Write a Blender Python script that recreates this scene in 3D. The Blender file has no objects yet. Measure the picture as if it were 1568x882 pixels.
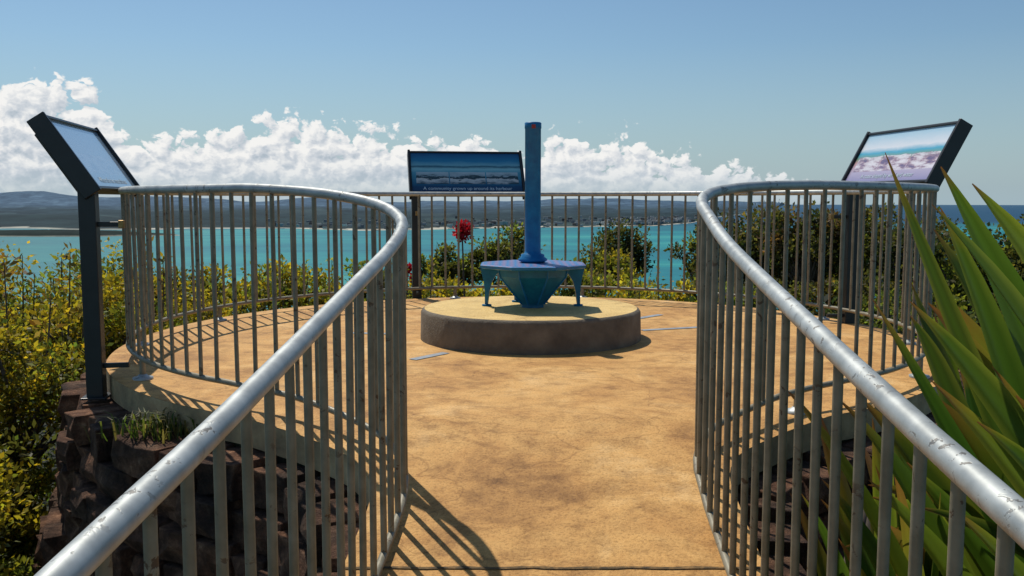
import bpy, math, random
import numpy as np
from mathutils import Vector, Matrix, noise
random.seed(7); rng=np.random.default_rng(7)
scene=bpy.context.scene
CX,CY,R=0.10,6.6,2.67
# ------------------------------------------------------------ helpers
def new_mat(name):
    m=bpy.data.materials.new(name); m.use_nodes=True
    nt=m.node_tree; return m,nt,nt.nodes['Principled BSDF']
def N(nt,t,**k):
    n=nt.nodes.new(t)
    for a,b in k.items(): setattr(n,a,b)
    return n
def ramp(nt,stops,fac=None,interp='LINEAR'):
    r=N(nt,'ShaderNodeValToRGB'); r.color_ramp.interpolation=interp
    e=r.color_ramp.elements
    while len(e)<len(stops): e.new(0.5)
    for i,(p,c) in enumerate(stops):
        e[i].position=p
        e[i].color=(c[0],c[1],c[2],1) if hasattr(c,'__len__') else (c,c,c,1)
    if fac is not None: nt.links.new(fac,r.inputs[0])
    return r
def noise_n(nt,scale,detail=4,rough=.55,vec=None,dist=0):
    n=N(nt,'ShaderNodeTexNoise'); n.inputs['Scale'].default_value=scale
    n.inputs['Detail'].default_value=detail; n.inputs['Roughness'].default_value=rough
    n.inputs['Distortion'].default_value=dist
    if vec is not None: nt.links.new(vec,n.inputs['Vector'])
    return n
def mathn(nt,op,a,b=None,c=None,clamp=False):
    n=N(nt,'ShaderNodeMath',operation=op); n.use_clamp=clamp
    for i,x in enumerate((a,b,c)):
        if x is None: continue
        if isinstance(x,(int,float)): n.inputs[i].default_value=x
        else: nt.links.new(x,n.inputs[i])
    return n.outputs[0]
def mixc(nt,fac,a,b,mode='MIX'):
    n=N(nt,'ShaderNodeMix',data_type='RGBA',blend_type=mode)
    for s,x in ((n.inputs[0],fac),(n.inputs[6],a),(n.inputs[7],b)):
        if isinstance(x,(int,float)): s.default_value=x
        elif isinstance(x,tuple): s.default_value=(*x[:3],1)
        else: nt.links.new(x,s)
    return n.outputs[2]
def bump(nt,h,strength,dist,bs):
    b=N(nt,'ShaderNodeBump'); b.inputs['Strength'].default_value=strength; b.inputs['Distance'].default_value=dist
    nt.links.new(h,b.inputs['Height']); nt.links.new(b.outputs[0],bs.inputs['Normal'])
def pos(nt):
    return N(nt,'ShaderNodeNewGeometry').outputs['Position']
def simple(name,stops,scale=8,rough=.6,metal=0,bs_=.0,detail=4,bscale=None,spec=.5,dist=.01):
    m,nt,b=new_mat(name); p=pos(nt)
    n=noise_n(nt,scale,detail,.6,p)
    r=ramp(nt,stops,n.outputs[0]); nt.links.new(r.outputs[0],b.inputs['Base Color'])
    b.inputs['Roughness'].default_value=rough; b.inputs['Metallic'].default_value=metal
    b.inputs['Specular IOR Level'].default_value=spec
    if bs_>0:
        n2=noise_n(nt,bscale or scale*4,4,.65,p); bump(nt,n2.outputs[0],bs_,dist,b)
    return m
class MB:
    def __init__(s): s.v=[];s.f=[];s.m=[];s.sm=[]
    def add(s,vs,fs,mi=0,smooth=False):
        o=len(s.v); s.v+= [tuple(v) for v in vs]
        for f in fs: s.f.append([i+o for i in f]); s.m.append(mi); s.sm.append(smooth)
    def tube(s,pts,r,seg=8,mi=0,cap=True,closed=False):
        pts=[Vector(p) for p in pts]; n=len(pts)
        rs=r if hasattr(r,'__len__') else [r]*n
        vs=[];prev=None
        for i,p in enumerate(pts):
            t=(pts[min(i+1,n-1)]-pts[max(i-1,0)]).normalized()
            if prev is None:
                a=t.orthogonal().normalized()
                if abs(t.z)<.9: a=t.cross(Vector((0,0,1))).normalized()
            else: a=(prev-t*prev.dot(t)).normalized()
            prev=a; b=t.cross(a)
            for k in range(seg):
                an=2*math.pi*k/seg
                vs.append(p+(a*math.cos(an)+b*math.sin(an))*rs[i])
        fs=[]
        for i in range(n-1):
            for k in range(seg):
                fs.append([i*seg+k,i*seg+(k+1)%seg,(i+1)*seg+(k+1)%seg,(i+1)*seg+k])
        s.add(vs,fs,mi,True)
        if cap: s.add([vs[k] for k in range(seg)],[list(range(seg))[::-1]],mi); s.add([vs[(n-1)*seg+k] for k in range(seg)],[list(range(seg))],mi)
    def box(s,c,ax,ay,az,mi=0):
        c=Vector(c);ax=Vector(ax);ay=Vector(ay);az=Vector(az)
        vs=[c+ax*i+ay*j+az*k for k in(-1,1) for j in(-1,1) for i in(-1,1)]
        s.add(vs,[[0,2,3,1],[4,5,7,6],[0,1,5,4],[2,6,7,3],[0,4,6,2],[1,3,7,5]],mi)
    def lathe(s,c,prof,seg=32,mi=0,smooth=True,rot=0):
        vs=[];c=Vector(c)
        for r,z in prof:
            for k in range(seg):
                a=2*math.pi*k/seg+rot; vs.append(c+Vector((r*math.cos(a),r*math.sin(a),z)))
        fs=[[i*seg+k,i*seg+(k+1)%seg,(i+1)*seg+(k+1)%seg,(i+1)*seg+k] for i in range(len(prof)-1) for k in range(seg)]
        s.add(vs,fs,mi,smooth)
    def obj(s,name,mats,parent=None,bevel=0):
        me=bpy.data.meshes.new(name); me.from_pydata(s.v,[],s.f)
        for m in mats: me.materials.append(m)
        me.polygons.foreach_set('material_index',s.m); me.polygons.foreach_set('use_smooth',s.sm)
        me.update(); o=bpy.data.objects.new(name,me); scene.collection.objects.link(o)
        if parent: o.parent=parent
        if bevel:
            b=o.modifiers.new('bevel','BEVEL'); b.width=bevel; b.segments=2; b.limit_method='ANGLE'
        return o
def empty(name,loc=(0,0,0)):
    e=bpy.data.objects.new(name,None); e.empty_display_size=.2; scene.collection.objects.link(e); return e

# ------------------------------------------------------------ materials
def floor_mat(name='ochre_concrete',stops=[(.3,(.34,.17,.05)),(.43,(.53,.28,.085)),(.55,(.64,.365,.12)),(.70,(.76,.49,.21))],amt=.75):
    m,nt,b=new_mat(name); p=pos(nt)
    n1=noise_n(nt,1.6,7,.72,p,.6); n2=noise_n(nt,7,5,.7,p); n3=noise_n(nt,90,3,.7,p)
    r1=ramp(nt,stops,n1.outputs[0])
    r2=ramp(nt,[(.32,(.54,.49,.44)),(.5,(1,1,1)),(.75,(1.14,1.12,1.08))],n2.outputs[0])
    c=mixc(nt,amt,r1.outputs[0],r2.outputs[0],'MULTIPLY')
    r3=ramp(nt,[(.36,(.5,.45,.4)),(.5,(1,1,1))],n3.outputs[0])
    c=mixc(nt,.6,c,r3.outputs[0],'MULTIPLY')
    mp=N(nt,'ShaderNodeMapping'); mp.inputs['Scale'].default_value=(1.3,2.3,1); mp.inputs['Rotation'].default_value=(0,0,.35)
    nt.links.new(p,mp.inputs[0]); n4=noise_n(nt,2.2,6,.72,mp.outputs[0],1.8)
    r4=ramp(nt,[(.38,(.55,.48,.42)),(.48,(1,1,1))],n4.outputs[0]); c=mixc(nt,amt*.6,c,r4.outputs[0],'MULTIPLY')
    v=N(nt,'ShaderNodeTexVoronoi',feature='DISTANCE_TO_EDGE'); v.inputs['Scale'].default_value=.9
    nd=noise_n(nt,3,3,.6,p); vv=N(nt,'ShaderNodeVectorMath',operation='MULTIPLY_ADD')
    nt.links.new(nd.outputs['Color'],vv.inputs[0]); vv.inputs[1].default_value=(.5,.5,0); nt.links.new(p,vv.inputs[2]); nt.links.new(vv.outputs[0],v.inputs['Vector'])
    rc=ramp(nt,[(.0,(.5,.45,.4)),(.006,(1,1,1))],v.outputs['Distance']); c=mixc(nt,.6,c,rc.outputs[0],'MULTIPLY')
    nt.links.new(c,b.inputs['Base Color']); b.inputs['Roughness'].default_value=.75
    b.inputs['Specular IOR Level'].default_value=.3
    h=mathn(nt,'ADD',n3.outputs[0],mathn(nt,'MULTIPLY',n2.outputs[0],1.5)); bump(nt,h,.55,.007,b)
    return m
M_floor=floor_mat()
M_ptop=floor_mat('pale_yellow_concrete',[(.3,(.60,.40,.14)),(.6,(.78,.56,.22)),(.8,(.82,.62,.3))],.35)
M_slab=simple('slab_edge_concrete',[(.3,(.18,.13,.07)),(.55,(.40,.29,.15)),(.75,(.55,.43,.25))],5,.85,bs_=.6,bscale=30)
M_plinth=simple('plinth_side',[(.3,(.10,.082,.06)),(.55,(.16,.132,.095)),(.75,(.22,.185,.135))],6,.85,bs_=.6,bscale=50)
def metal(name,c0,c1,chip,metal_,rough,chips,area=(.42,.55)):
    m,nt,b=new_mat(name); p=pos(nt)
    n=noise_n(nt,14,4,.6,p); r=ramp(nt,[(.3,c0),(.7,c1)],n.outputs[0])
    n2=noise_n(nt,34,4,.65,p,.5); r2=ramp(nt,[(chips,0.0),(chips+.03,1.0)],n2.outputs[0])
    n2b=noise_n(nt,5,2,.5,p); g=mathn(nt,'MULTIPLY',r2.outputs[0],ramp(nt,[(area[0],0.),(area[1],1.)],n2b.outputs[0]).outputs[0])
    nt.links.new(mixc(nt,g,r.outputs[0],chip),b.inputs['Base Color'])
    b.inputs['Metallic'].default_value=metal_
    rr=mathn(nt,'MULTIPLY_ADD',n.outputs[0],.3,rough-.12); nt.links.new(rr,b.inputs['Roughness'])
    bump(nt,mathn(nt,'SUBTRACT',n.outputs[0],g),.35,.002,b); return m
M_rail=metal('worn_handrail_steel',(.31,.33,.32),(.50,.53,.52),(.17,.165,.15),.35,.46,.585,(.47,.58))
M_bar=metal('baluster_steel',(.17,.15,.10),(.29,.265,.19),(.11,.07,.04),.12,.46,.60)
M_black=simple('black_powdercoat',[(.3,(.010,.011,.012)),(.7,(.018,.02,.022))],10,.38)
M_brass=simple('bracket_brass',[(.3,(.25,.15,.05)),(.7,(.4,.26,.1))],30,.4,.7)
def blue(name,a,b_,lattice=False):
    m,nt,b=new_mat(name); p=pos(nt)
    n=noise_n(nt,14,4,.65,p); c=ramp(nt,[(.3,a),(.7,b_)],n.outputs[0]).outputs[0]
    if lattice:
        mp=N(nt,'ShaderNodeMapping'); mp.inputs['Rotation'].default_value=(0,0,.785); nt.links.new(p,mp.inputs[0])
        v=N(nt,'ShaderNodeTexChecker'); v.inputs['Scale'].default_value=26; nt.links.new(mp.outputs[0],v.inputs[0])
        v.inputs['Color1'].default_value=(.32,.16,.24,1); v.inputs['Color2'].default_value=(.02,.18,.40,1)
        c=mixc(nt,.6,c,v.outputs[0])
    nt.links.new(c,b.inputs['Base Color']); b.inputs['Roughness'].default_value=.42; b.inputs['Specular IOR Level'].default_value=.3
    bump(nt,n.outputs[0],.2,.003,b); return m
M_blue=blue('blue_enamel',(.004,.11,.30),(.008,.19,.42))
M_teal=blue('teal_cone_enamel',(.004,.10,.20),(.01,.17,.30))
M_top=blue('mosaic_table_top',(.02,.14,.38),(.04,.22,.5),True)
M_red=simple('red_tag',[(.3,(.3,.02,.015)),(.7,(.4,.04,.02))],30,.5)
def stone_mat():
    m,nt,b=new_mat('dark_rough_stone'); p=pos(nt)
    n=noise_n(nt,9,6,.7,p); c=ramp(nt,[(.3,(.035,.022,.016)),(.5,(.13,.078,.052)),(.62,(.25,.16,.105)),(.76,(.55,.42,.31))],n.outputs[0]).outputs[0]
    oi=noise_n(nt,3.3,2,.5,p); c=mixc(nt,.85,c,ramp(nt,[(.35,(.42,.4,.4)),(.65,(1.7,1.3,1.05))],oi.outputs[0]).outputs[0],'MULTIPLY')
    nt.links.new(c,b.inputs['Base Color']); b.inputs['Roughness'].default_value=.9; b.inputs['Specular IOR Level'].default_value=.25
    n2=noise_n(nt,32,6,.75,p); bump(nt,n2.outputs[0],1,.045,b); return m
M_stone=stone_mat()
M_soil=simple('hillside_soil',[(.3,(.008,.010,.004)),(.6,(.022,.026,.009)),(.75,(.045,.05,.015))],3,.95,bs_=.8,bscale=12,dist=.05)
M_bark=simple('bark',[(.3,(.05,.04,.03)),(.7,(.16,.13,.10))],12,.9)
def leaf_mat(name,trans=.4,rough=.45,mult=1.6):
    m,nt,b=new_mat(name); a=N(nt,'ShaderNodeAttribute',attribute_name='Col')
    nt.links.new(a.outputs[0],b.inputs['Base Color']); b.inputs['Roughness'].default_value=rough; b.inputs['Specular IOR Level'].default_value=.3
    t=N(nt,'ShaderNodeBsdfTranslucent'); nt.links.new(mixc(nt,1.,a.outputs[0],(mult,mult,mult*.6),'MULTIPLY'),t.inputs[0])
    mx=N(nt,'ShaderNodeMixShader'); mx.inputs[0].default_value=trans
    nt.links.new(b.outputs[0],mx.inputs[1]); nt.links.new(t.outputs[0],mx.inputs[2])
    nt.links.new(mx.outputs[0],nt.nodes['Material Output'].inputs[0]); return m
M_leaf=leaf_mat('foliage',.46,.55,2.0); M_petal=leaf_mat('petal',.3,.5,1.5)
M_sword=leaf_mat('sword_leaf',.42,.30,1.7)
_nt=M_sword.node_tree; _b=_nt.nodes['Principled BSDF']
_n=noise_n(_nt,60,3,.6,pos(_nt)); bump(_nt,_n.outputs[0],.25,.003,_b)
def attr_mat(name,rough=.9):
    m,nt,b=new_mat(name); a=N(nt,'ShaderNodeAttribute',attribute_name='Col'); p=pos(nt)
    n=noise_n(nt,.006,6,.7,p); r=ramp(nt,[(.35,(.55,.6,.65)),(.65,(1.35,1.35,1.3))],n.outputs[0])
    nt.links.new(mixc(nt,1.,a.outputs[0],r.outputs[0],'MULTIPLY'),b.inputs['Base Color'])
    b.inputs['Roughness'].default_value=rough; b.inputs['Specular IOR Level'].default_value=.1; return m
def set_col(me,cols):
    ca=me.color_attributes.new('Col','FLOAT_COLOR','POINT')
    a=np.ones((len(me.vertices),4),np.float32); a[:,:3]=cols; ca.data.foreach_set('color',a.ravel())

# ------------------------------------------------------------ world
SUN_EL=math.radians(57); SUN_AZ=math.atan2(-.50,.866)
w=bpy.data.worlds.new("World"); scene.world=w; w.use_nodes=True; nt=w.node_tree
bg=nt.nodes['Background']; bg.inputs[1].default_value=.1
tc=N(nt,'ShaderNodeTexCoord'); sx=N(nt,'ShaderNodeSeparateXYZ'); nt.links.new(tc.outputs['Generated'],sx.inputs[0])
cz=mathn(nt,'MAXIMUM',sx.outputs[2],.012); cb=N(nt,'ShaderNodeCombineXYZ')
nt.links.new(sx.outputs[0],cb.inputs[0]);nt.links.new(sx.outputs[1],cb.inputs[1]);nt.links.new(cz,cb.inputs[2])
sky=N(nt,'ShaderNodeTexSky',sky_type='NISHITA'); sky.sun_disc=False
sky.sun_elevation=SUN_EL; sky.sun_rotation=SUN_AZ%(2*math.pi); sky.air_density=1.0; sky.dust_density=.6; sky.ozone_density=1.5
nt.links.new(cb.outputs[0],sky.inputs[0])
az=mathn(nt,'ARCTAN2',sx.outputs[0],sx.outputs[1]); el=sx.outputs[2]
tops=[(-.60,.10),(-.51,.100),(-.477,.116),(-.425,.102),(-.395,.064),(-.35,.062),(-.31,.074),(-.26,.088),(-.158,.074),(-.095,.068),(-.03,.060),(0,.048),(.061,.068),(.132,.066),(.16,.046),(.262,.034),(.30,.016),(.35,-.01),(.45,-.03),(.60,-.03)]
fac=mathn(nt,'MULTIPLY_ADD',az,1/1.2,.5,clamp=True)
tr=ramp(nt,[((a+.6)/1.2,(t+.05)*5) for a,t in tops],fac)
top=mathn(nt,'MULTIPLY_ADD',tr.outputs[0],.2,-.05)
def dens(ox,oy):
    c=N(nt,'ShaderNodeCombineXYZ'); nt.links.new(mathn(nt,'ADD',az,ox+3.1),c.inputs[0]); nt.links.new(mathn(nt,'MULTIPLY_ADD',el,1.3,oy+1.7),c.inputs[1])
    n=noise_n(nt,22,6,.57,c.outputs[0],.15); n.noise_dimensions='2D'
    out=mathn(nt,'MULTIPLY_ADD',n.outputs[0],.070,-.035)
    nd=noise_n(nt,45,3,.6,c.outputs[0]); nd.noise_dimensions='2D'
    va=N(nt,'ShaderNodeVectorMath',operation='MULTIPLY_ADD'); nt.links.new(nd.outputs['Color'],va.inputs[0]); va.inputs[1].default_value=(.022,.022,0); nt.links.new(c.outputs[0],va.inputs[2])
    for sc,am in((42,.026),(90,.014),(190,.007)):
        v=N(nt,'ShaderNodeTexVoronoi',feature='F1',voronoi_dimensions='2D'); v.inputs['Scale'].default_value=sc
        nt.links.new(va.outputs[0],v.inputs['Vector'])
        sq=mathn(nt,'MULTIPLY',v.outputs['Distance'],v.outputs['Distance'])
        out=mathn(nt,'ADD',out,mathn(nt,'MULTIPLY_ADD',sq,-am*1.6,am*.4))
    return out
d0=dens(0,0); d1=dens(-.004,.008)
m0=mathn(nt,'SUBTRACT',mathn(nt,'ADD',top,d0),el)
mr=N(nt,'ShaderNodeMapRange',interpolation_type='SMOOTHSTEP'); nt.links.new(m0,mr.inputs[0]); mr.inputs[1].default_value=.003; mr.inputs[2].default_value=.012
diff=mathn(nt,'SUBTRACT',d0,d1)
thick=mathn(nt,'MULTIPLY',m0,-4.6)
sh=mathn(nt,'ADD',mathn(nt,'MULTIPLY_ADD',diff,24,.86),thick,clamp=True)
cc=ramp(nt,[(0,(4.2,4.9,5.6)),(.45,(6.1,6.5,7.0)),(1,(9.2,9.1,8.9))],sh)
hz=N(nt,'ShaderNodeMapRange'); nt.links.new(el,hz.inputs[0]); hz.inputs[1].default_value=.045; hz.inputs[2].default_value=-.005
hz.inputs[3].default_value=0; hz.inputs[4].default_value=.7
cloudc=mixc(nt,hz.outputs[0],cc.outputs[0],(5.0,5.9,6.6))
cm=mathn(nt,'MULTIPLY',mr.outputs[0],ramp(nt,[(.0,.3),(.3,.97)],mathn(nt,'MULTIPLY_ADD',el,10,.05)).outputs[0])
skyc=mixc(nt,1.,sky.outputs[0],(.66,.80,.86),'MULTIPLY')
hz2=N(nt,'ShaderNodeMapRange'); nt.links.new(el,hz2.inputs[0]); hz2.inputs[1].default_value=.16; hz2.inputs[2].default_value=0; hz2.inputs[3].default_value=0; hz2.inputs[4].default_value=.75
skyc=mixc(nt,hz2.outputs[0],skyc,(3.5,4.7,5.6))
nt.links.new(mixc(nt,cm,skyc,cloudc),bg.inputs[0])
sl=bpy.data.lights.new('sun','SUN'); sl.energy=4.0; sl.angle=math.radians(.5); sl.color=(1,.93,.82)
so=bpy.data.objects.new('sun',sl); scene.collection.objects.link(so)
sd=Vector((math.sin(SUN_AZ)*math.cos(SUN_EL),math.cos(SUN_AZ)*math.cos(SUN_EL),math.sin(SUN_EL)))
so.rotation_euler=sd.to_track_quat('Z','Y').to_euler(); so.location=(-20,30,40)

# ------------------------------------------------------------ rail path
def zf(y): return 0.0 if y>=4.15 else -.142*(4.15-y)
def cr(pts,n=10):
    pts=[np.array(p,float) for p in pts]; P=[2*pts[0]-pts[1]]+pts+[2*pts[-1]-pts[-2]]; out=[]
    for i in range(1,len(P)-2):
        for k in range(n):
            t=k/n; a,b,c,d=P[i-1:i+3]
            out.append(.5*((2*b)+(-a+c)*t+(2*a-5*b+4*c-d)*t*t+(-a+3*b-3*c+d)*t**3))
    out.append(P[-2]); return out
Lc=[(-.66,-2,.24),(-.585,-.5,.40),(-.52,1.0,.565),(-.495,1.58,.625),(-.44,2.52,.755),(-.41,3.0,.825),(-.40,3.31,.885),(-.435,3.53,.93),(-.56,3.77,.98),(-.83,4.02,1.025)]
Rc=[(.52,-2,.24),(.57,-.5,.42),(.62,1.05,.605),(.635,1.42,.646),(.655,1.95,.715),(.69,2.87,.845),(.71,3.3,.935),(.735,3.56,.99),(.84,3.80,1.03),(1.07,4.02,1.055)]
def arc(x0,sgn,n=26):
    a0=math.atan2(-math.sqrt(R*R-(x0-CX)**2),x0-CX); a1=math.pi/2 if sgn>0 else -3*math.pi/2
    return [(CX+R*math.cos(a0+(a1-a0)*i/n),CY+R*math.sin(a0+(a1-a0)*i/n),1.05+(.015 if sgn>0 else 0)*(1-i/n)) for i in range(n+1)]
def resample(P,n=None,step=None):
    P=np.array(P); d=np.r_[0,np.cumsum(np.linalg.norm(np.diff(P[:,:2],axis=0),axis=1))]
    if n is None: n=int(d[-1]/step)+1
    s=np.linspace(0,d[-1],n); return np.stack([np.interp(s,d,P[:,k]) for k in range(3)],1)
Lp=resample(cr(Lc+arc(-1.2,-1),6),n=150); Rp=resample(cr(Rc+arc(1.4,1),6),n=150)
full=np.vstack([Lp,Rp[::-1][1:]])
def offs(P,d):
    t=np.gradient(P[:,:2],axis=0); t/=np.linalg.norm(t,axis=1)[:,None]
    n=np.stack([-t[:,1],t[:,0]],1)
    Q=P.copy(); Q[:,:2]+=n*d; return Q
mb=MB()
mb.tube([tuple(p) for p in full],.0225,14,0)
def zbot(p):
    f=zf(p[1]); k=min(1,max(0,(p[1]-3.2)/1.2)); return f+.03+.085*k
bot=[(p[0],p[1],zbot(p)) for p in full]
mb.tube(bot,.0145,8,1)
bars=resample(full,step=.135)
for i,p in enumerate(bars):
    j=.004*random.uniform(-1,1)
    mb.tube([(p[0]+j,p[1]+j,zbot(p)),(p[0],p[1],p[2]-.01)],.0108,8,1,cap=False)
posts=resample(full,step=1.25)
for p in posts:
    f=zf(p[1])
    if p[1]>4.2:
        mb.tube([(p[0],p[1],f),(p[0],p[1],zbot(p))],.0165,10,1,cap=False)
        mb.lathe((p[0],p[1],f),[(.055,.001),(.055,.012),(.03,.018),(.02,.03)],16,0)
mb.obj('metal_railing',[M_rail,M_bar])
Lo=offs(Lp,.13); Ro=offs(Rp,-.13)
mb=MB(); n=len(Lo); K=10
def floorpt(i,k):
    t=k/K; a=Lo[i];b=Ro[i]; x=a[0]*(1-t)+b[0]*t; y=a[1]*(1-t)+b[1]*t; return (x,y,zf(y))
vs=[floorpt(i,k) for i in range(n) for k in range(K+1)]
fs=[[i*(K+1)+k,i*(K+1)+k+1,(i+1)*(K+1)+k+1,(i+1)*(K+1)+k] for i in range(n-1) for k in range(K)]
mb.add(vs,fs,0)
rim=np.vstack([Lo,Ro[::-1][1:]])
v2=[];
for p in rim: v2+=[(p[0],p[1],zf(p[1])-.001),(p[0],p[1],zf(p[1])-.13)]
mb.add(v2,[[2*i,2*i+2,2*i+3,2*i+1] for i in range(len(rim)-1)],1)
inn=offs(full,.0); v3=[]
for p,q in zip(rim,inn): v3+=[(p[0],p[1],zf(p[1])-.13),(q[0],q[1],zf(q[1])-.13)]
mb.add(v3,[[2*i,2*i+2,2*i+3,2*i+1] for i in range(len(rim)-1)],1)
mb.obj('viewing_platform_floor',[M_floor,M_slab])
mb=MB()
M_joint=simple('joint_filler',[(.35,(.05,.035,.018)),(.55,(.14,.085,.03)),(.7,(.3,.17,.06))],40,.9)
vs=[];nn_=40
for i in range(nn_+1):
    x=-.55+1.37*i/nn_; y=2.845+.006*noise.noise(Vector((x*9,0,0))); hw=.006+.005*noise.noise(Vector((x*25,4,0)))
    vs+=[(x,y-hw,zf(y-hw)+.004),(x,y+hw,zf(y+hw)+.004)]
mb.add(vs,[[2*i,2*i+2,2*i+3,2*i+1] for i in range(nn_)],0)
mb.obj('expansion_joint',[M_joint])
M_inlay=simple('inlay_tile',[(.3,(.2,.22,.24)),(.7,(.36,.40,.43))],12,.5)
mb=MB()
for ang,r0,r1 in((20,.95,1.5),(47,1.05,1.75),(172,.95,1.35),(233,.88,1.2)):
    a=math.radians(ang); d=Vector((math.cos(a),math.sin(a),0)); s=Vector((-d.y,d.x,0))*.032; c=Vector((CX,CY,.004))
    mb.add([c+d*r0-s,c+d*r1-s,c+d*r1+s,c+d*r0+s],[[0,1,2,3]])
mb.obj('compass_inlay',[M_inlay])
px,py=.135,6.62
mb=MB()
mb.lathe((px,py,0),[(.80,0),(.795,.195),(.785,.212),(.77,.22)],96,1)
mb.lathe((px,py,0),[(.77,.22),(.4,.221),(.001,.221)],96,0,False)
mb.obj('round_plinth',[M_ptop,M_plinth])
# sighting pedestal
E=empty('sighting_pedestal'); tx,ty=.15,6.6
mb=MB(); mb.lathe((tx,ty,0),[(.001,.545),(.08,.545),(.105,.56),(.105,.572),(.085,.585),(.085,.602),(.062,.61),(.057,.63),(.057,1.50),(.060,1.502),(.060,1.54),(.052,1.545),(.001,1.545)],32,0)
mb.obj('sighting_tube',[M_blue],E)
mb=MB(); mb.box((tx+.003,ty-.0615,1.512),(.014,0,0),(0,.002,0),(0,0,.014)); mb.obj('red_tag',[M_red],E)
mb=MB()
mb.lathe((tx,ty,0),[(.001,.545),(.385,.54),(.405,.534)],8,0,False,math.pi/8)
mb.lathe((tx,ty,0),[(.405,.534),(.40,.515),(.37,.508),(.2,.504)],8,1,False,math.pi/8)
mb.obj('table_top',[M_top,M_blue],E)
mb=MB(); mb.lathe((tx,ty,0),[(.265,.506),(.255,.45),(.085,.245),(.085,.221)],8,0,False,math.pi/8)
for k in range(8):
    a=math.pi/8+k*math.pi/4; mb.tube([(tx+r*math.cos(a),ty+r*math.sin(a),z) for r,z in((.267,.504),(.257,.45),(.088,.245))],.007,6,1)
mb.obj('cone_base',[M_teal,M_blue],E,.004)
mb=MB()
prof=[(.385,.507),(.22,.507),(.265,.455),(.30,.40),(.318,.33),(.332,.235),(.352,.235),(.352,.33),(.36,.40),(.374,.46)]
for ang in(10,170,75,110):
    a=math.radians(ang); d=Vector((math.cos(a),math.sin(a),0)); s=Vector((-d.y,d.x,0))*.014; c=Vector((tx,ty,0)); n=len(prof)
    vs=[c+d*r-s+Vector((0,0,z)) for r,z in prof]+[c+d*r+s+Vector((0,0,z)) for r,z in prof]
    top_i=[0,9,8,7,6]; in_i=[1,2,3,4,5]
    fs=[]
    for q in range(4):
        fs.append([in_i[q],top_i[q],top_i[q+1],in_i[q+1]]); fs.append([in_i[q+1]+n,top_i[q+1]+n,top_i[q]+n,in_i[q]+n])
    for q in range(n): fs.append([q,(q+1)%n,(q+1)%n+n,q+n])
    mb.add(vs,fs,0); mb.lathe(c+d*.34+Vector((0,0,.221)),[(.035,0),(.035,.012),(.001,.016)],12,0)
mb.obj('legs',[M_teal],E)

# ------------------------------------------------------------ signs
def sign_face(name,kind):
    m,nt,b=new_mat(name); uv=N(nt,'ShaderNodeUVMap'); s=N(nt,'ShaderNodeSeparateXYZ'); nt.links.new(uv.outputs[0],s.inputs[0])
    u,v=s.outputs[0],s.outputs[1]
    nz=noise_n(nt,7,5,.6,uv.outputs[0]); vv=mathn(nt,'ADD',v,mathn(nt,'MULTIPLY_ADD',nz.outputs[0],.10,-.05))
    if kind=='harbour': bgst=[(0,(.006,.03,.08)),(.16,(.008,.06,.14)),(.2,(.01,.10,.2)),(.5,(.08,.33,.45)),(.60,(.25,.55,.62)),(.66,(.03,.12,.18)),(.7,(.16,.42,.52)),(.8,(.02,.22,.40)),(1,(.008,.09,.25))]
    elif kind=='sky': bgst=[(0,(.3,.4,.5)),(.3,(.33,.46,.58)),(.6,(.36,.48,.6)),(1,(.3,.46,.62))]  # pale sky reflection on the panel, painted into its base colour
    else: bgst=[(0,(.30,.28,.48)),(.22,(.5,.45,.6)),(.42,(.55,.35,.36)),(.5,(.2,.36,.25)),(.6,(.08,.42,.6)),(.7,(.75,.8,.85)),(1,(.35,.6,.75))]
    c=ramp(nt,bgst,vv).outputs[0]
    mp=N(nt,'ShaderNodeMapping'); mp.inputs['Scale'].default_value=(7,9,1) if kind!='land' else (5,7,1); nt.links.new(uv.outputs[0],mp.inputs[0])
    n2=noise_n(nt,1.2,5,.65,mp.outputs[0])
    if kind=='harbour':
        # each inset photograph: bright water low, dark headland, pale sky
        hv=mathn(nt,'ADD',mathn(nt,'MULTIPLY_ADD',v,3.3,-.73),mathn(nt,'MULTIPLY_ADD',n2.outputs[0],1.1,-.55))
        n2c=ramp(nt,[(.0,(.03,.06,.07)),(.25,(.5,.54,.55)),(.38,(.62,.64,.62)),(.45,(.03,.04,.04)),(.62,(.02,.03,.03)),(.72,(.3,.4,.44)),(1,(.45,.55,.6))],hv)
    else: n2c=ramp(nt,[(.38,(.12,.10,.22)),(.46,(.4,.28,.34)),(.52,(.7,.66,.72)),(.62,(.85,.85,.9))],n2.outputs[0])
    lo=mathn(nt,'GREATER_THAN',v,.22); hi=mathn(nt,'LESS_THAN',v if kind=='harbour' else vv,.52)
    band=mathn(nt,'MULTIPLY',lo,hi)
    fr=mathn(nt,'FRACT',mathn(nt,'MULTIPLY',u,3.0)); gap=mathn(nt,'GREATER_THAN',fr,.03)
    side=mathn(nt,'MULTIPLY',mathn(nt,'GREATER_THAN',u,.04),mathn(nt,'LESS_THAN',u,.97))
    k=mathn(nt,'MULTIPLY',mathn(nt,'MULTIPLY',band,side),gap)
    c=mixc(nt,mathn(nt,'MULTIPLY',k,.15 if kind=='sky' else .88),c,n2c.outputs[0])
    nt.links.new(c,b.inputs['Base Color']); b.inputs['Roughness'].default_value=.2; b.inputs['Coat Weight'].default_value=.4 if kind!='sky' else 1; b.inputs['Coat Roughness'].default_value=.05
    return m
M_txt=simple('sign_lettering',[(.3,(.5,.62,.7)),(.7,(.6,.72,.8))],5,.5)
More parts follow.
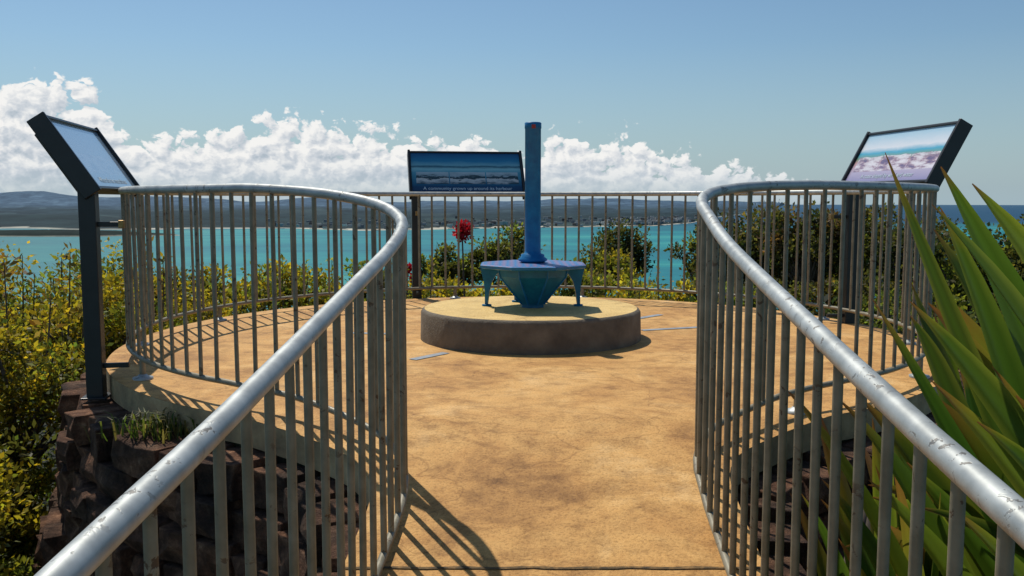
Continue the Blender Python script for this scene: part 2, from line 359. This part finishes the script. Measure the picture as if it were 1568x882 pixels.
def sign(cx_,cy_,ang,z0,W,kind,text,H=.41,B=.27):
    E=empty('information_sign'); a=math.radians(ang); o=Vector((math.cos(a),math.sin(a),0)); e=o.cross(Vector((0,0,1)))
    c0=Vector((cx_,cy_,z0)); u=(o*B+Vector((0,0,H))).normalized(); Ls=math.hypot(B,H); nn=e.cross(u)
    c=c0+u*Ls/2
    mb=MB(); mb.box(c-nn*.03,e*(W/2),u*(Ls/2),nn*.022,0)
    fw=.018
    for sg in(-1,1):
        mb.box(c+u*sg*(Ls/2-fw/2)+nn*.0015,e*(W/2),u*fw/2,nn*.0095,0)
        mb.box(c+e*sg*(W/2+.013)-nn*.035,e*.0125,u*(Ls/2+.012),nn*.052,0)
    pl=c0-e*(W/2-.04)
    mb.box(pl+u*.2-nn*.078,e*.035,u*.22,nn*.024,0)
    ptop=pl-nn*.075; base=Vector((ptop.x,ptop.y,0))
    zt=z0+.02; zb=-.12
    mb.box((ptop.x,ptop.y,(zt+zb)/2),e*.045,o*.045,Vector((0,0,(zt-zb)/2)),0)
    mb.box((ptop.x,ptop.y,zb+.005),e*.08,o*.07,Vector((0,0,.006)),0)
    mb.obj('frame_and_post',[M_black],E,.004)
    mb=MB()
    for z in(.86,.06):
        mb.box(base-o*.09+Vector((0,0,z)),e*.012,o*.09,Vector((0,0,.014)),0)
    mb.box(base-o*.17+Vector((0,0,.86)),e*.02,o*.015,Vector((0,0,.022)),1)
    mb.obj('rail_bracket',[M_black,M_brass],E,.003)
    me=bpy.data.meshes.new('printed_panel'); hw=W/2-.004; hh=Ls/2-fw
    me.from_pydata([c-e*hw-u*hh-nn*.004,c+e*hw-u*hh-nn*.004,c+e*hw+u*hh-nn*.004,c-e*hw+u*hh-nn*.004],[],[[0,1,2,3]])
    ul=me.uv_layers.new(name='UVMap')
    for i,q in enumerate([(0,0),(1,0),(1,1),(0,1)]): ul.data[i].uv=q
    me.materials.append(sign_face('sign_face_'+kind,kind)); ob=bpy.data.objects.new('printed_panel',me); scene.collection.objects.link(ob); ob.parent=E
    cu=bpy.data.curves.new('lettering','FONT'); cu.body=text; cu.size=.052; cu.align_x='CENTER'; cu.extrude=.0005; cu.materials.append(M_txt)
    to=bpy.data.objects.new('lettering',cu); scene.collection.objects.link(to); to.parent=E
    to.matrix_world=Matrix.Translation(c-u*(hh-.035)-nn*.002)@Matrix((e,u,nn)).transposed().to_4x4()
sign(-2.39,5.62,190.5,1.055,1.08,'sky','Where the river meets the sea',.40,.265)
sign(-.44,9.33,100.5,1.05,1.14,'harbour','A community grown up around its harbour',.44)
sign(2.735,6.82,7.5,1.115,1.18,'land','A coast shaped by wind and water',.41,.22)

# ------------------------------------------------------------ stone wall
mb=MB()
Hc=.165
for cidx in range(14):
    P=resample(offs(full,.20+.03*cidx),step=.02)
    s=random.uniform(0,.2); L=len(P)*.02
    while s<L-.35:
        ln=random.uniform(.16,.38); i=int((s+ln/2)/.02); i=min(max(i,1),len(P)-2)
        p=P[i]; t=Vector((P[i+1][0]-P[i-1][0],P[i+1][1]-P[i-1][1],0)).normalized(); nrm=Vector((-t.y,t.x,0))
        z=zf(p[1])-.135-Hc*(cidx+.5); dj=random.uniform(-.05,.05)
        if p[1]>-1.0:
            c=Vector((p[0],p[1],z))+nrm*dj; tilt=Vector((0,0,random.uniform(-.10,.10)))
            ax=(t+tilt)*(ln/2-.008); ay=nrm*.14; azv=Vector((0,0,Hc/2-.006))
            vs=[]
            for k in(-1,0,1):
                for j in(-1,1):
                    for q in(-1,0,1):
                        bul=.02 if (k==0 and q==0 and j==1) else 0
                        vs.append(c+ax*q+ay*j+azv*k+nrm*(bul+random.uniform(-.022,.022))+Vector((random.uniform(-.010,.010),random.uniform(-.010,.010),random.uniform(-.014,.014))))
            I=lambda k,j,q:(k*2+j)*3+q
            fs=[]
            for k in(0,1):
                for q in(0,1):
                    fs.append([I(k,1,q),I(k,1,q+1),I(k+1,1,q+1),I(k+1,1,q)][::-1]); fs.append([I(k,0,q),I(k,0,q+1),I(k+1,0,q+1),I(k+1,0,q)])
                fs.append([I(k,0,0),I(k+1,0,0),I(k+1,1,0),I(k,1,0)]); fs.append([I(k,0,2),I(k,1,2),I(k+1,1,2),I(k+1,0,2)])
            for q in(0,1):
                fs.append([I(0,0,q),I(0,1,q),I(0,1,q+1),I(0,0,q+1)]); fs.append([I(2,0,q),I(2,0,q+1),I(2,1,q+1),I(2,1,q)])
            mb.add(vs,fs,0)
        s+=ln
P0=offs(full,.10);P1=offs(full,.45)
vs=[]
for a,b in zip(P0,P1): vs+=[(a[0],a[1],zf(a[1])-.14),(b[0],b[1],zf(b[1])-2.5)]
mb.add(vs,[[2*i,2*i+2,2*i+3,2*i+1] for i in range(len(P0)-1)],1)
mb.obj('stone_retaining_wall',[M_stone,M_soil],None,.006)

# ------------------------------------------------------------ terrain
def sstep(a,b,x): t=min(1,max(0,(x-a)/(b-a))); return t*t*(3-2*t)
def tz(x,y):
    r=math.hypot(x-CX,y-CY)
    z=-1.9-.13*max(0,min(r,42)-3.4)-.42*max(0,r-42)
    zb=-.142*(4.15-y)-.35
    zb-=.12*max(0,abs(x)-1)
    k=max(1-sstep(-.5,3.5,y),sstep(.6,1.1,x)*(1-sstep(3.2,5.5,y)))
    if x<-.5: k=1-sstep(-2.5,.5,y)
    z=z*(1-k)+max(zb,-60)*k
    z+=.25*noise.noise(Vector((x*.5,y*.5,0)))*min(1,r/6)
    return max(z,-108)
rs=[0,.8,1.6,2.4]+[3+.45*i for i in range(26)]+[15+1.8*i for i in range(16)]+[45,52,65,85,110,145,190,250,330,420]
mb=MB(); S=96; vs=[]
for r in rs:
    for k in range(S):
        a=2*math.pi*k/S; x=CX+r*math.cos(a); y=CY+r*math.sin(a); z=tz(x,y)
        if r<2.2: z=-1.9
        vs.append((x,y,z))
mb.add(vs,[[i*S+k,(i+1)*S+k,(i+1)*S+(k+1)%S,i*S+(k+1)%S] for i in range(len(rs)-1) for k in range(S)],0,True)
mb.obj('hillside_ground',[M_soil])
# ------------------------------------------------------------ sea
def sea_mat():
    m,nt,b=new_mat('sea_water'); p=pos(nt)
    mp=N(nt,'ShaderNodeMapping'); mp.inputs['Scale'].default_value=(.0008,.0026,1); nt.links.new(p,mp.inputs[0])
    n=noise_n(nt,1,5,.6,mp.outputs[0],.5)
    s=N(nt,'ShaderNodeSeparateXYZ'); nt.links.new(p,s.inputs[0])
    n1=ramp(nt,[(.33,(.006,.12,.165)),(.47,(.010,.175,.215)),(.58,(.018,.24,.25)),(.72,(.08,.36,.31))],n.outputs[0])
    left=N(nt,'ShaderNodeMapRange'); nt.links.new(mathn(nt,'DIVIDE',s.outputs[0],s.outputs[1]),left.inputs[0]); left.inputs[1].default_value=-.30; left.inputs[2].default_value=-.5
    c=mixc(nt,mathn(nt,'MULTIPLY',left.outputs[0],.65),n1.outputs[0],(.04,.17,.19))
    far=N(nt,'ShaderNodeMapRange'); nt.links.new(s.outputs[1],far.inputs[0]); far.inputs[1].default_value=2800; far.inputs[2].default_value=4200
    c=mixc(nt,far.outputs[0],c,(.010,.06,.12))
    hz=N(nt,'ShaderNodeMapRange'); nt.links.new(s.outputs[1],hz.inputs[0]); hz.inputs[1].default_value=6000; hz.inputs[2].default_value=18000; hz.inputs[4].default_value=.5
    c=mixc(nt,hz.outputs[0],c,(.06,.13,.21))  # horizon haze painted into the water colour by distance
    mp2=N(nt,'ShaderNodeMapping'); mp2.inputs['Scale'].default_value=(.02,.06,1); nt.links.new(p,mp2.inputs[0])
    n5=noise_n(nt,1,3,.7,mp2.outputs[0]); c=mixc(nt,.5,c,ramp(nt,[(.4,(.8,.83,.85)),(.6,(1.12,1.1,1.08))],n5.outputs[0]).outputs[0],'MULTIPLY')
    nt.links.new(c,b.inputs['Base Color']); b.inputs['Roughness'].default_value=.6; b.inputs['Specular IOR Level'].default_value=.12
    return m
mb=MB(); S=128; rr=[50,400,1200,3000,7000,18000]; vs=[(r*math.cos(2*math.pi*k/S),r*math.sin(2*math.pi*k/S),-100) for r in rr for k in range(S)]
mb.add(vs,[[i*S+k,(i+1)*S+k,(i+1)*S+(k+1)%S,i*S+(k+1)%S] for i in range(len(rr)-1) for k in range(S)],0)
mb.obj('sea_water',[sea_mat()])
# ------------------------------------------------------------ far land
shore=[(-700,3000),(0,3150),(200,3000),(400,3200),(560,2950),(640,3000),(800,3250),(1000,3450),(1060,3900),(1100,5200),(1150,6500),(1185,8000),(1200,17800)]
sxp=[a for a,_ in shore]; syp=[b for _,b in shore]
A=400; D=44; vs=[];cols=[]
for i in range(A):
    ap=-700+(1900)*i/(A-1); ta=(ap-784)/1400
    s0=np.interp(ap,sxp,syp)*(1+.03*noise.noise(Vector((ap*.012,0,0))))
    for j in range(D):
        if j<3: d=s0+[0,35,80][j]
        else: d=s0+80+(17900-s0-80)*((j-2)/(D-3))**1.6
        d=min(d,17950)
        x=ta*d;y=d; t=(d-s0)
        h=-100.6 if j==0 else -98.6
        if j>1:
            nz=noise.fractal(Vector((x*.0011,y*.0009,3)),1,2,5)
            h+=max(0,nz+.3)*40*min(1,t/500)*(1-.2*sstep(900,1080,ap))
            far=sstep(9000,15000,d)
            ridge=38+22*noise.noise(Vector((x*.0006,1.3,0)))+ (150*math.exp(-((ap-55)/85)**2)+95*math.exp(-((ap-250)/90)**2)+65*math.exp(-((ap-480)/60)**2)+45*math.exp(-((ap-930)/110)**2)+95*math.exp(-((ap+200)/200)**2))
            h+=far*ridge*.9*math.exp(-((d-15500)/2200)**2)*1.15 if far>0 else 0
            h-= sstep(1100,1200,ap)*12*(t>200)
        vs.append((x,y,h))
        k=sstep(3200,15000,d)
        c0=np.array((.014,.032,.038)); c1=np.array((.06,.108,.168)); c=c0*(1-k)+c1*k  # aerial haze painted into the land colour, bluer and paler with distance
        if j>2 and noise.noise(Vector((x*.002,y*.0012,9)))>.25: c=c*1.3+np.array((.012,.012,.006))
        if j<2 or (j==2 and noise.noise(Vector((ap*.02,5,0)))>.1): c=np.array((.42,.40,.34))
        if 0<ap<190 and j<2: c=np.array((.3,.3,.26))
        cols.append(c)
mb=MB(); mb.add(vs,[[i*D+j,(i+1)*D+j,(i+1)*D+j+1,i*D+j+1] for i in range(A-1) for j in range(D-1)],0,True)
lo=mb.obj('distant_hills',[attr_mat('haze_tinted_land')]); set_col(lo.data,np.array(cols))
vs=[];cols=[];S=60
for rr_,h,c in((1.0,-100.5,(.3,.29,.23)),(.97,-99.2,(.3,.29,.23)),(.93,-96,(.012,.028,.026)),(.5,-86,(.012,.028,.026)),(0.02,-84,(.012,.028,.026))):
    for k in range(S):
        a=2*math.pi*k/S; q=1+.12*math.sin(3*a)+.08*math.sin(5*a+1)
        vs.append((-1290+330*math.cos(a)*rr_*q,2550+70*math.sin(a)*rr_*q,h+(2*noise.noise(Vector((k*.5,rr_*9,0))) if h>-98 else 0))); cols.append(c)
mb=MB(); mb.add(vs,[[i*S+k,i*S+(k+1)%S,(i+1)*S+(k+1)%S,(i+1)*S+k] for i in range(4) for k in range(S)],0,True)
o=mb.obj('wooded_sandbar',[attr_mat('sandbar_land')]); set_col(o.data,np.array(cols))
mb=MB(); cols=[]
random.seed(41)
for q in range(420):
    ap=random.choice([random.gauss(960,60),random.gauss(720,70),random.uniform(400,1060),random.gauss(1010,30)])
    ap=min(ap,1075); d=np.interp(ap,sxp,syp)+random.uniform(90,1300)*random.random(); x=(ap-784)/1400*d
    sx_,sy_,h=random.uniform(4,12),random.uniform(5,10),random.uniform(3,6)
    mb.box((x,d,-98+h+random.uniform(0,10)),(sx_,0,0),(0,sy_,0),(0,0,h)); c=random.choice([(.35,.37,.38),(.22,.23,.24),(.16,.14,.13),(.4,.4,.39)])
    cols+= [c]*8
o=mb.obj('distant_town_buildings',[attr_mat('town_paint')]); set_col(o.data,np.array(cols))

# ------------------------------------------------------------ foliage
def unit(a): return a/np.linalg.norm(a,axis=1)[:,None]
def leaf_mesh(name,C,mat,parent=None,width=.32):
    Pp=[];Dd=[];Ss=[];Cc=[]
    for (c,rad,n,size,col) in C:
        p=np.array(c)+np.clip(rng.normal(size=(n,3)),-2.2,2.2)*np.array(rad)*.5
        out=unit(rng.normal(size=(n,3))+ (p-np.array(c))/max(rad)*1.2+np.array((0,0,.5)))
        Pp.append(p);Dd.append(out);Ss.append(size*rng.uniform(.6,1.3,n))
        k=rng.uniform(.6,1.4,(n,1)); hue=rng.normal(0,.12,(n,1))
        Cc.append(np.clip(np.array(col)*k*np.concatenate([1+hue,np.ones((n,1)),1-hue],1),0,1))
    P=np.concatenate(Pp);Dv=np.concatenate(Dd);S_=np.concatenate(Ss)[:,None];Cl=np.concatenate(Cc)
    side=unit(np.cross(Dv,rng.normal(size=P.shape))); nr=np.cross(Dv,side)
    n=len(P); V=np.empty((n,4,3)); V[:,0]=P; V[:,1]=P+Dv*S_*.5+side*S_*width; V[:,2]=P+Dv*S_+nr*S_*.12; V[:,3]=P+Dv*S_*.5-side*S_*width
    me=bpy.data.meshes.new(name); me.vertices.add(n*4); me.vertices.foreach_set('co',V.ravel())
    me.loops.add(n*4); me.loops.foreach_set('vertex_index',np.arange(n*4)); me.polygons.add(n)
    me.polygons.foreach_set('loop_start',np.arange(n)*4); me.polygons.foreach_set('loop_total',np.full(n,4)); me.update(calc_edges=True)
    set_col(me,np.repeat(Cl,4,axis=0)); me.materials.append(mat)
    o=bpy.data.objects.new(name,me); scene.collection.objects.link(o)
    if parent: o.parent=parent
    return o
OL=(.085,.085,.022);YG=(.30,.24,.022);DG=(.035,.05,.016);LG=(.15,.17,.026);BR=(.13,.08,.03)
def pick(pal): return np.array(random.choice(pal))*random.uniform(.65,1.35)
def tree(name,c,rad,K,n,size,pal,seed,trunk=True,clump=.34,shell=.55,width=.32):
    random.seed(seed); E=empty(name); C=[]; c=Vector(c); g=tz(c.x,c.y)
    mb=MB(); fork=Vector((c.x+random.uniform(-.1,.1)*rad[0],c.y,max(g+.4,c.z-rad[2]*1.1)))
    if trunk: mb.tube([(c.x+.2,c.y,g-.3),(c.x+.08,c.y,(g+fork.z)/2),fork],[.13,.10,.075],8)
    for k in range(K):
        while True:
            d=Vector((random.gauss(0,1),random.gauss(0,1),random.gauss(0,1))).normalized()
            if d.z>-.75: break
        q=random.uniform(shell,1.0); p=Vector((c.x+d.x*rad[0]*q,c.y+d.y*rad[1]*q,c.z+d.z*rad[2]*q))
        cr_=clump*min(rad)*random.uniform(.6,1.3)
        C.append((tuple(p),(cr_,cr_,cr_*.75),int(n*random.uniform(.6,1.3)),size,pick(pal)))
        if trunk or k%3==0:
            mid=fork.lerp(p,.5)+Vector((random.uniform(-.1,.1),0,random.uniform(-.08,.12)))*rad[0]
            mb.tube([fork,mid,p],[.035,.02,.006],5,cap=False)
    mb.obj('trunk_and_limbs',[M_bark],E); leaf_mesh('crown',C,M_leaf,E,width); return E
def at(px_,py_,d): return ((px_-784)/1400*d,d,1-(py_-305)/1400*d)
OB=(.10,.085,.025)
T=[((700,415,18),(.95,.7,.42),40,125,[OL,DG,LG]),((775,390,18),(.6,.6,.52),34,120,[OL,DG,LG]),
   ((925,412,17),(.7,.6,.42),36,125,[OL,YG,LG]),((952,388,18),(.55,.5,.58),34,120,[OL,DG,OL]),
   ((1085,398,16),(.58,.6,.70),36,130,[OL,DG,LG]),((1155,388,16),(.75,.7,.82),48,130,[OL,OB,DG]),
   ((1235,370,15),(.68,.6,.78),44,130,[OL,DG,BR]),((1330,388,15),(.85,.7,.74),48,130,[OL,LG,OB]),
   ((1405,395,14),(.7,.6,.66),42,125,[OL,DG]),((1500,425,12),(.75,.7,.64),46,140,[OL,DG,LG]),((1580,410,12),(.8,.7,.66),46,140,[DG,OL]),
   ((1200,400,17),(.8,.6,.75),44,120,[DG,OL,OB]),((1285,398,17),(.8,.6,.8),44,120,[DG,OL]),((1120,415,17.5),(.8,.6,.6),40,120,[DG,OL,OB]),((1370,410,16),(.8,.6,.65),40,120,[DG,OL,OB])]
for i,(c,r,K,n,pal) in enumerate(T):
    tree('coastal_tree',at(*c),r,K,n,.075 if c[2]>14 else .068,pal,100+i,True,.40,.30)
for i in range(15):
    random.seed(900+i)
    px_=215+i*88+random.uniform(-20,20); d=random.uniform(11,13); ytop=random.uniform(455,478)
    if px_<640: ytop-=12
    tree('coastal_shrub',at(px_,ytop,d),(.66,.5,.38),30,85,.065,random.choice([[YG,LG,YG],[LG,OL,YG],[YG,OL]]) if px_<1000 else [OL,OB,LG],300+i,False,.42,.3)
random.seed(77); C=[]
for q in range(900):
    d=random.uniform(9.5,50); a=random.uniform(-.78,.78); x=d*math.tan(a); y=d
    if math.hypot(x-CX,y-CY)<4.2: continue
    dist=d; ztop=1-.121*dist-random.uniform(.0,.05)*dist; g=tz(x,y)
    if ztop<g+.2: ztop=g+.3
    r=.022*dist+.35
    C.append(((x,y,ztop-r*.45),(r,r,r*.8),60,.055+.0055*dist,pick([OL,YG,LG,DG,LG])))
for q in range(420):
    a=random.uniform(0,6.28); r0=random.uniform(3.75,8.5); x=CX+r0*math.cos(a); y=CY+r0*math.sin(a)
    if y<2.3 or (y<4.6 and abs(x-.1)<1.7): continue
    g=tz(x,y); C.append(((x,y,g+random.uniform(.1,.6)),(.5,.5,.4),80,.065,pick([OL,DG,DG,LG])))
leaf_mesh('hillside_scrub',C,M_leaf)
LS=[(-3.6,6.4,-.35,.62),(-4.4,7.2,-.2,.75),(-3.45,7.6,-.15,.55),(-5.2,8.2,-.2,.9),(-4.0,8.9,-.2,.8),(-3.1,9.3,-.5,.6),(-3.5,5.4,-.75,.6),(-4.2,5.9,-.65,.8),(-5.0,6.8,-.55,.9),
    (-3.3,4.7,-1.15,.55),(-3.9,4.9,-1.25,.75),(-3.05,4.1,-1.75,.6),(-3.6,3.9,-1.8,.7),(-2.7,3.4,-2.1,.65),(-6.2,9.2,-.4,1.0),(-2.95,5.2,-1.5,.42),(-3.15,4.6,-1.7,.5),(-3.4,5.9,-1.2,.6),(-3.1,3.5,-2.0,.6)]
for i,(x,y,z,r) in enumerate(LS):
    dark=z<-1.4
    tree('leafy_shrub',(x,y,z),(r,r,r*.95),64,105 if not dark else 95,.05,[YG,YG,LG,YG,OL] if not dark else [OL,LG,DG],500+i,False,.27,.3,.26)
def shoots(name,pts,col,seed):
    random.seed(seed); mb=MB();C=[];E=empty(name)
    for (x,y,z0,z1) in pts:
        lean=random.uniform(-.08,.08); mb.tube([(x,y,z0),(x+lean*.6,y,(z0+z1)/2),(x+lean,y,z1)],[.008,.006,.003],5)
        for k in range(14):
            t=k/13; C.append(((x+lean*t,y,z0+(z1-z0)*(.35+.65*t)),(.05,.05,.03),4,.07,pick(col)))
    mb.obj('stems',[M_bark],E); leaf_mesh('leaves',C,M_leaf,E,.2)
random.seed(3)
shoots('shrub_shoots',[(-4.1+random.uniform(-1.3,1.1),6.8+random.uniform(-.6,1.4),-.1,random.uniform(.35,.62)) for _ in range(26)],[YG,LG,(.2,.12,.03)],3)
shoots('shrub_shoots',[(random.uniform(-3,-.6),random.uniform(10.2,11.4),-.8,random.uniform(.0,.3)) for _ in range(22)],[YG,LG],4)
shoots('shrub_shoots',[(random.uniform(.3,2.6),random.uniform(10.2,11.4),-.8,random.uniform(-.1,.25)) for _ in range(20)],[YG,LG],5)
def grass(name,c,spread,n,h,col,seed):
    random.seed(seed); V=[];F=[];Cc=[]
    for i in range(n):
        x=c[0]+random.gauss(0,spread[0]); y=c[1]+random.gauss(0,spread[1]); a=random.uniform(0,6.28); hh=h*random.uniform(.4,1.2); l=random.uniform(.3,1.1)*hh
        z=c[2]; d=Vector((math.cos(a),math.sin(a),0)); s=Vector((-d.y,d.x,0))*.005; o=len(V); p=Vector((x,y,z))
        m1=p+d*l*.35+Vector((0,0,hh*.65)); t=p+d*l+Vector((0,0,hh*.75))
        V+=[p-s,p+s,m1+s*.8,m1-s*.8,t]; F+=[[o,o+1,o+2,o+3],[o+3,o+2,o+4]]; Cc+=[pick(col)]*5
    mb=MB(); mb.add(V,F); ob=mb.obj(name,[M_leaf]); set_col(ob.data,np.array(Cc))
grass('grass_tuft',(-1.70,4.36,-.15),(.12,.05,0),190,.15,[(.05,.08,.015),(.09,.11,.025),(.13,.11,.04)],1)
grass('grass_tuft',(-1.0,3.4,-1.0),(.05,.05,0),40,.15,[(.1,.16,.02)],2)
# ------------------------------------------------------------ sword-leaf lily
def lily(name,leaves,seed):
    random.seed(seed); V=[];F=[];Cc=[]
    for (b,tp,W,arch,dry) in leaves:
        b=Vector(b);tp=Vector(tp); ctl=b.lerp(tp,.55)+Vector((0,0,arch)); n=18; o=len(V)
        roll=random.uniform(-.6,.6); base=np.array(random.choice([(.03,.075,.012),(.05,.10,.015),(.022,.055,.012),(.085,.13,.018),(.035,.08,.014),(.025,.06,.012)]))
        ph=random.uniform(0,6)
        for i in range(n+1):
            t=i/n; p=b*(1-t)**2+ctl*2*t*(1-t)+tp*t*t; tg=((ctl-b)*(1-t)+(tp-ctl)*t).normalized()
            up=Vector((math.sin(roll),-.85,.5)).normalized(); s=tg.cross(up).normalized(); nn=s.cross(tg)
            wd=W*min(1,(.55+1.2*t))*max(0.02,(1-t**2.3))*.5*(1+.05*math.sin(t*14+ph))
            V+=[p-s*wd+nn*wd*.4,p-s*wd*.45+nn*wd*.08,p-nn*wd*.1,p+s*wd*.45+nn*wd*.08,p+s*wd+nn*wd*.4]
            y=np.array((.28,.22,.03)); br=np.array((.16,.07,.03)); k=sstep(1-dry,1,t); st=.5+.5*math.sin(t*7+ph)
            for q in range(5):
                c=base*(1.0 if q in(1,3) else 1.3)+ (y*.35*st if q in(0,4) else y*.08*st); c=c*(1-k)+(y*(1-k)+br*k)*k; Cc.append(c)
        for i in range(n):
            for q in range(4): a=o+i*5+q; F.append([a,a+1,a+6,a+5])
    mb=MB(); mb.add(V,F,0,True); ob=mb.obj(name,[M_sword]); set_col(ob.data,np.array(Cc))
lv=[((1.45,1.95,-.3),(.80,1.98,1.10),.075,-.05,.12),((1.62,2.0,-.3),(.93,2.0,1.07),.15,.12,.05),((1.50,2.1,-.45),(.98,2.1,.98),.13,.2,.1),
    ((1.45,1.9,-.5),(.80,2.02,.78),.08,.10,.15),((1.15,1.95,-.5),(.70,2.35,.52),.07,.25,.35),((1.25,1.85,-.5),(.74,2.05,.55),.09,.25,.25),
    ((1.3,1.8,-.5),(.74,1.85,.42),.10,.2,.1),((1.05,1.8,-.5),(.74,1.7,.28),.08,.15,.5),((1.3,1.75,-.5),(.92,1.55,.30),.10,.2,.45),
    ((1.15,2.1,-.5),(.80,2.3,.28),.08,.18,.2),((1.62,1.9,-.4),(1.10,1.8,1.16),.16,.15,.05),((1.55,1.8,-.4),(1.35,1.75,1.0),.15,.2,.05),
    ((1.65,2.2,-.4),(1.15,2.5,.92),.13,.2,.1),((1.45,1.8,-.5),(.98,1.75,.62),.13,.3,.15),((1.6,2.3,-.4),(1.2,2.3,.75),.14,.2,.05),
    ((1.3,1.6,-.5),(1.0,1.45,.5),.09,.12,.7),((1.6,1.9,-.4),(1.05,1.9,.9),.16,.3,.05),((1.4,1.7,-.5),(1.1,1.6,.75),.14,.25,.05),
    # broad near leaves leaning towards the path
    ((1.50,1.70,-.15),(.80,1.75,.99),.11,.18,.06),((1.48,1.72,-.25),(.78,1.78,.80),.11,.16,.10),((1.45,1.65,-.3),(.79,1.70,.66),.10,.16,.2),
    ((1.55,1.75,-.1),(.90,1.80,1.03),.13,.20,.04),((1.52,1.60,-.35),(.84,1.62,.60),.10,.22,.08),((1.4,1.62,-.45),(.80,1.62,.44),.10,.18,.15),
    ((1.42,1.55,-.5),(.84,1.52,.34),.10,.2,.35),((1.6,1.7,-.1),(.98,1.68,.92),.14,.22,.04),((1.56,1.62,-.3),(.93,1.58,.70),.13,.22,.06),
    ((1.6,1.6,-.2),(1.05,1.58,.82),.13,.2,.04),((1.35,1.55,-.5),(.90,1.45,.18),.10,.2,.2),((1.5,1.5,-.4),(.98,1.45,.42),.11,.2,.1)]
random.seed(11)
for i in range(60):
    a=random.uniform(-1.9,1.6); rr_=random.uniform(.1,.62); zt=random.uniform(.05,.92)-.15*rr_
    tx_=1.36+rr_*math.cos(a)
    if tx_<.95: continue
    lv.append(((1.36+random.uniform(-.14,.14),1.95+random.uniform(-.25,.35),-.5),(tx_,2.0+rr_*math.sin(a),zt),random.uniform(.09,.15),random.uniform(.1,.35),random.choice([.05,.1,.3])))
for i in range(110):
    th=math.radians(random.uniform(95,160)); Ln=random.uniform(.6,1.35); bx=random.uniform(1.4,1.75); by=random.uniform(1.75,2.6); bz=random.uniform(-.6,-.3)
    x=bx+Ln*math.cos(th); z=bz+Ln*math.sin(th)
    if x<.84 or (z>.68 and x<1.0): continue
    lv.append(((bx,by,bz),(x,by+random.uniform(-.2,.2),z),random.uniform(.09,.15),random.uniform(.08,.3),random.choice([.04,.08,.2,.4])))
lily('sword_leaf_lily',lv,21)
random.seed(12); lv=[]
for i in range(60):
    a=random.uniform(0,6.28); rr_=random.uniform(.1,.7); lv.append(((1.8+random.uniform(-.1,.1),3.1+random.uniform(-.1,.1),-.75),(1.85+rr_*math.cos(a)*.9,3.1+rr_*math.sin(a),random.uniform(-.1,.8)),random.uniform(.08,.12),random.uniform(.15,.35),random.choice([.1,.2,.4])))
lily('sword_leaf_lily',lv,22)
random.seed(13); lv=[]
for i in range(110):
    a=random.uniform(0,6.28); rr_=random.uniform(.1,.55); x=1.2+rr_*math.cos(a)
    if x<.80: continue
    lv.append(((1.2+random.uniform(-.08,.08),2.5+random.uniform(-.15,.15),-.8),(x,2.5+rr_*math.sin(a)*1.3,random.uniform(-.45,.38)),random.uniform(.06,.10),random.uniform(.12,.3),random.choice([.1,.3,.6])))
lily('sword_leaf_lily',lv,23)
for i,(x,y,z,r) in enumerate([(1.3,3.1,-.75,.32),(1.45,3.5,-.85,.38),(2.3,3.4,-.7,.5),(3.1,4.2,-.6,.6),(3.7,5.4,-.5,.7),(1.5,1.2,-.7,.45),(4.2,7.0,-.4,.9),(2.4,2.4,-.7,.6),(3.9,8.9,-.3,.7)]):
    tree('undergrowth_shrub',(x,y,z),(r,r,r*.8),40,70,.055,[OL,DG,LG],800+i,False,.3,.3,.26)
def flower(x,y,z,r,seed):
    random.seed(seed); E=empty('red_flame_flower'); mb=MB(); g=tz(x,y)
    mb.tube([(x+.1,y,g),(x+.04,y,(g+z)/2),(x,y,z)],[.016,.013,.009],6); mb.obj('stalk',[M_bark],E)
    C=[]
    for k in range(22):
        d=Vector((random.gauss(0,1),random.gauss(0,1),random.gauss(.1,.8))).normalized()*r*.6
        C.append(((x+d.x,y+d.y,z+d.z),(r*.35,)*3,22,r*.42,np.array((.5,.012,.03))*random.uniform(.4,1.2)))
    leaf_mesh('petals',C,M_petal,E,.3)
flower(-.60,11,.60,.125,1); flower(-1.27,11,.17,.085,2); flower(-1.2,11.1,.03,.06,3); flower(3.05,6.1,-.12,.09,5)

# ------------------------------------------------------------ camera
cam=bpy.data.cameras.new('camera'); cam.lens=1400/1568*36; cam.sensor_width=36; cam.clip_start=.05; cam.clip_end=60000
co=bpy.data.objects.new('camera',cam); scene.collection.objects.link(co); co.location=(0,0,1.0); co.rotation_euler=(math.radians(90-5.55),0,0)
scene.camera=co
scene.view_settings.view_transform='Standard'; scene.view_settings.look='None'; scene.view_settings.exposure=0
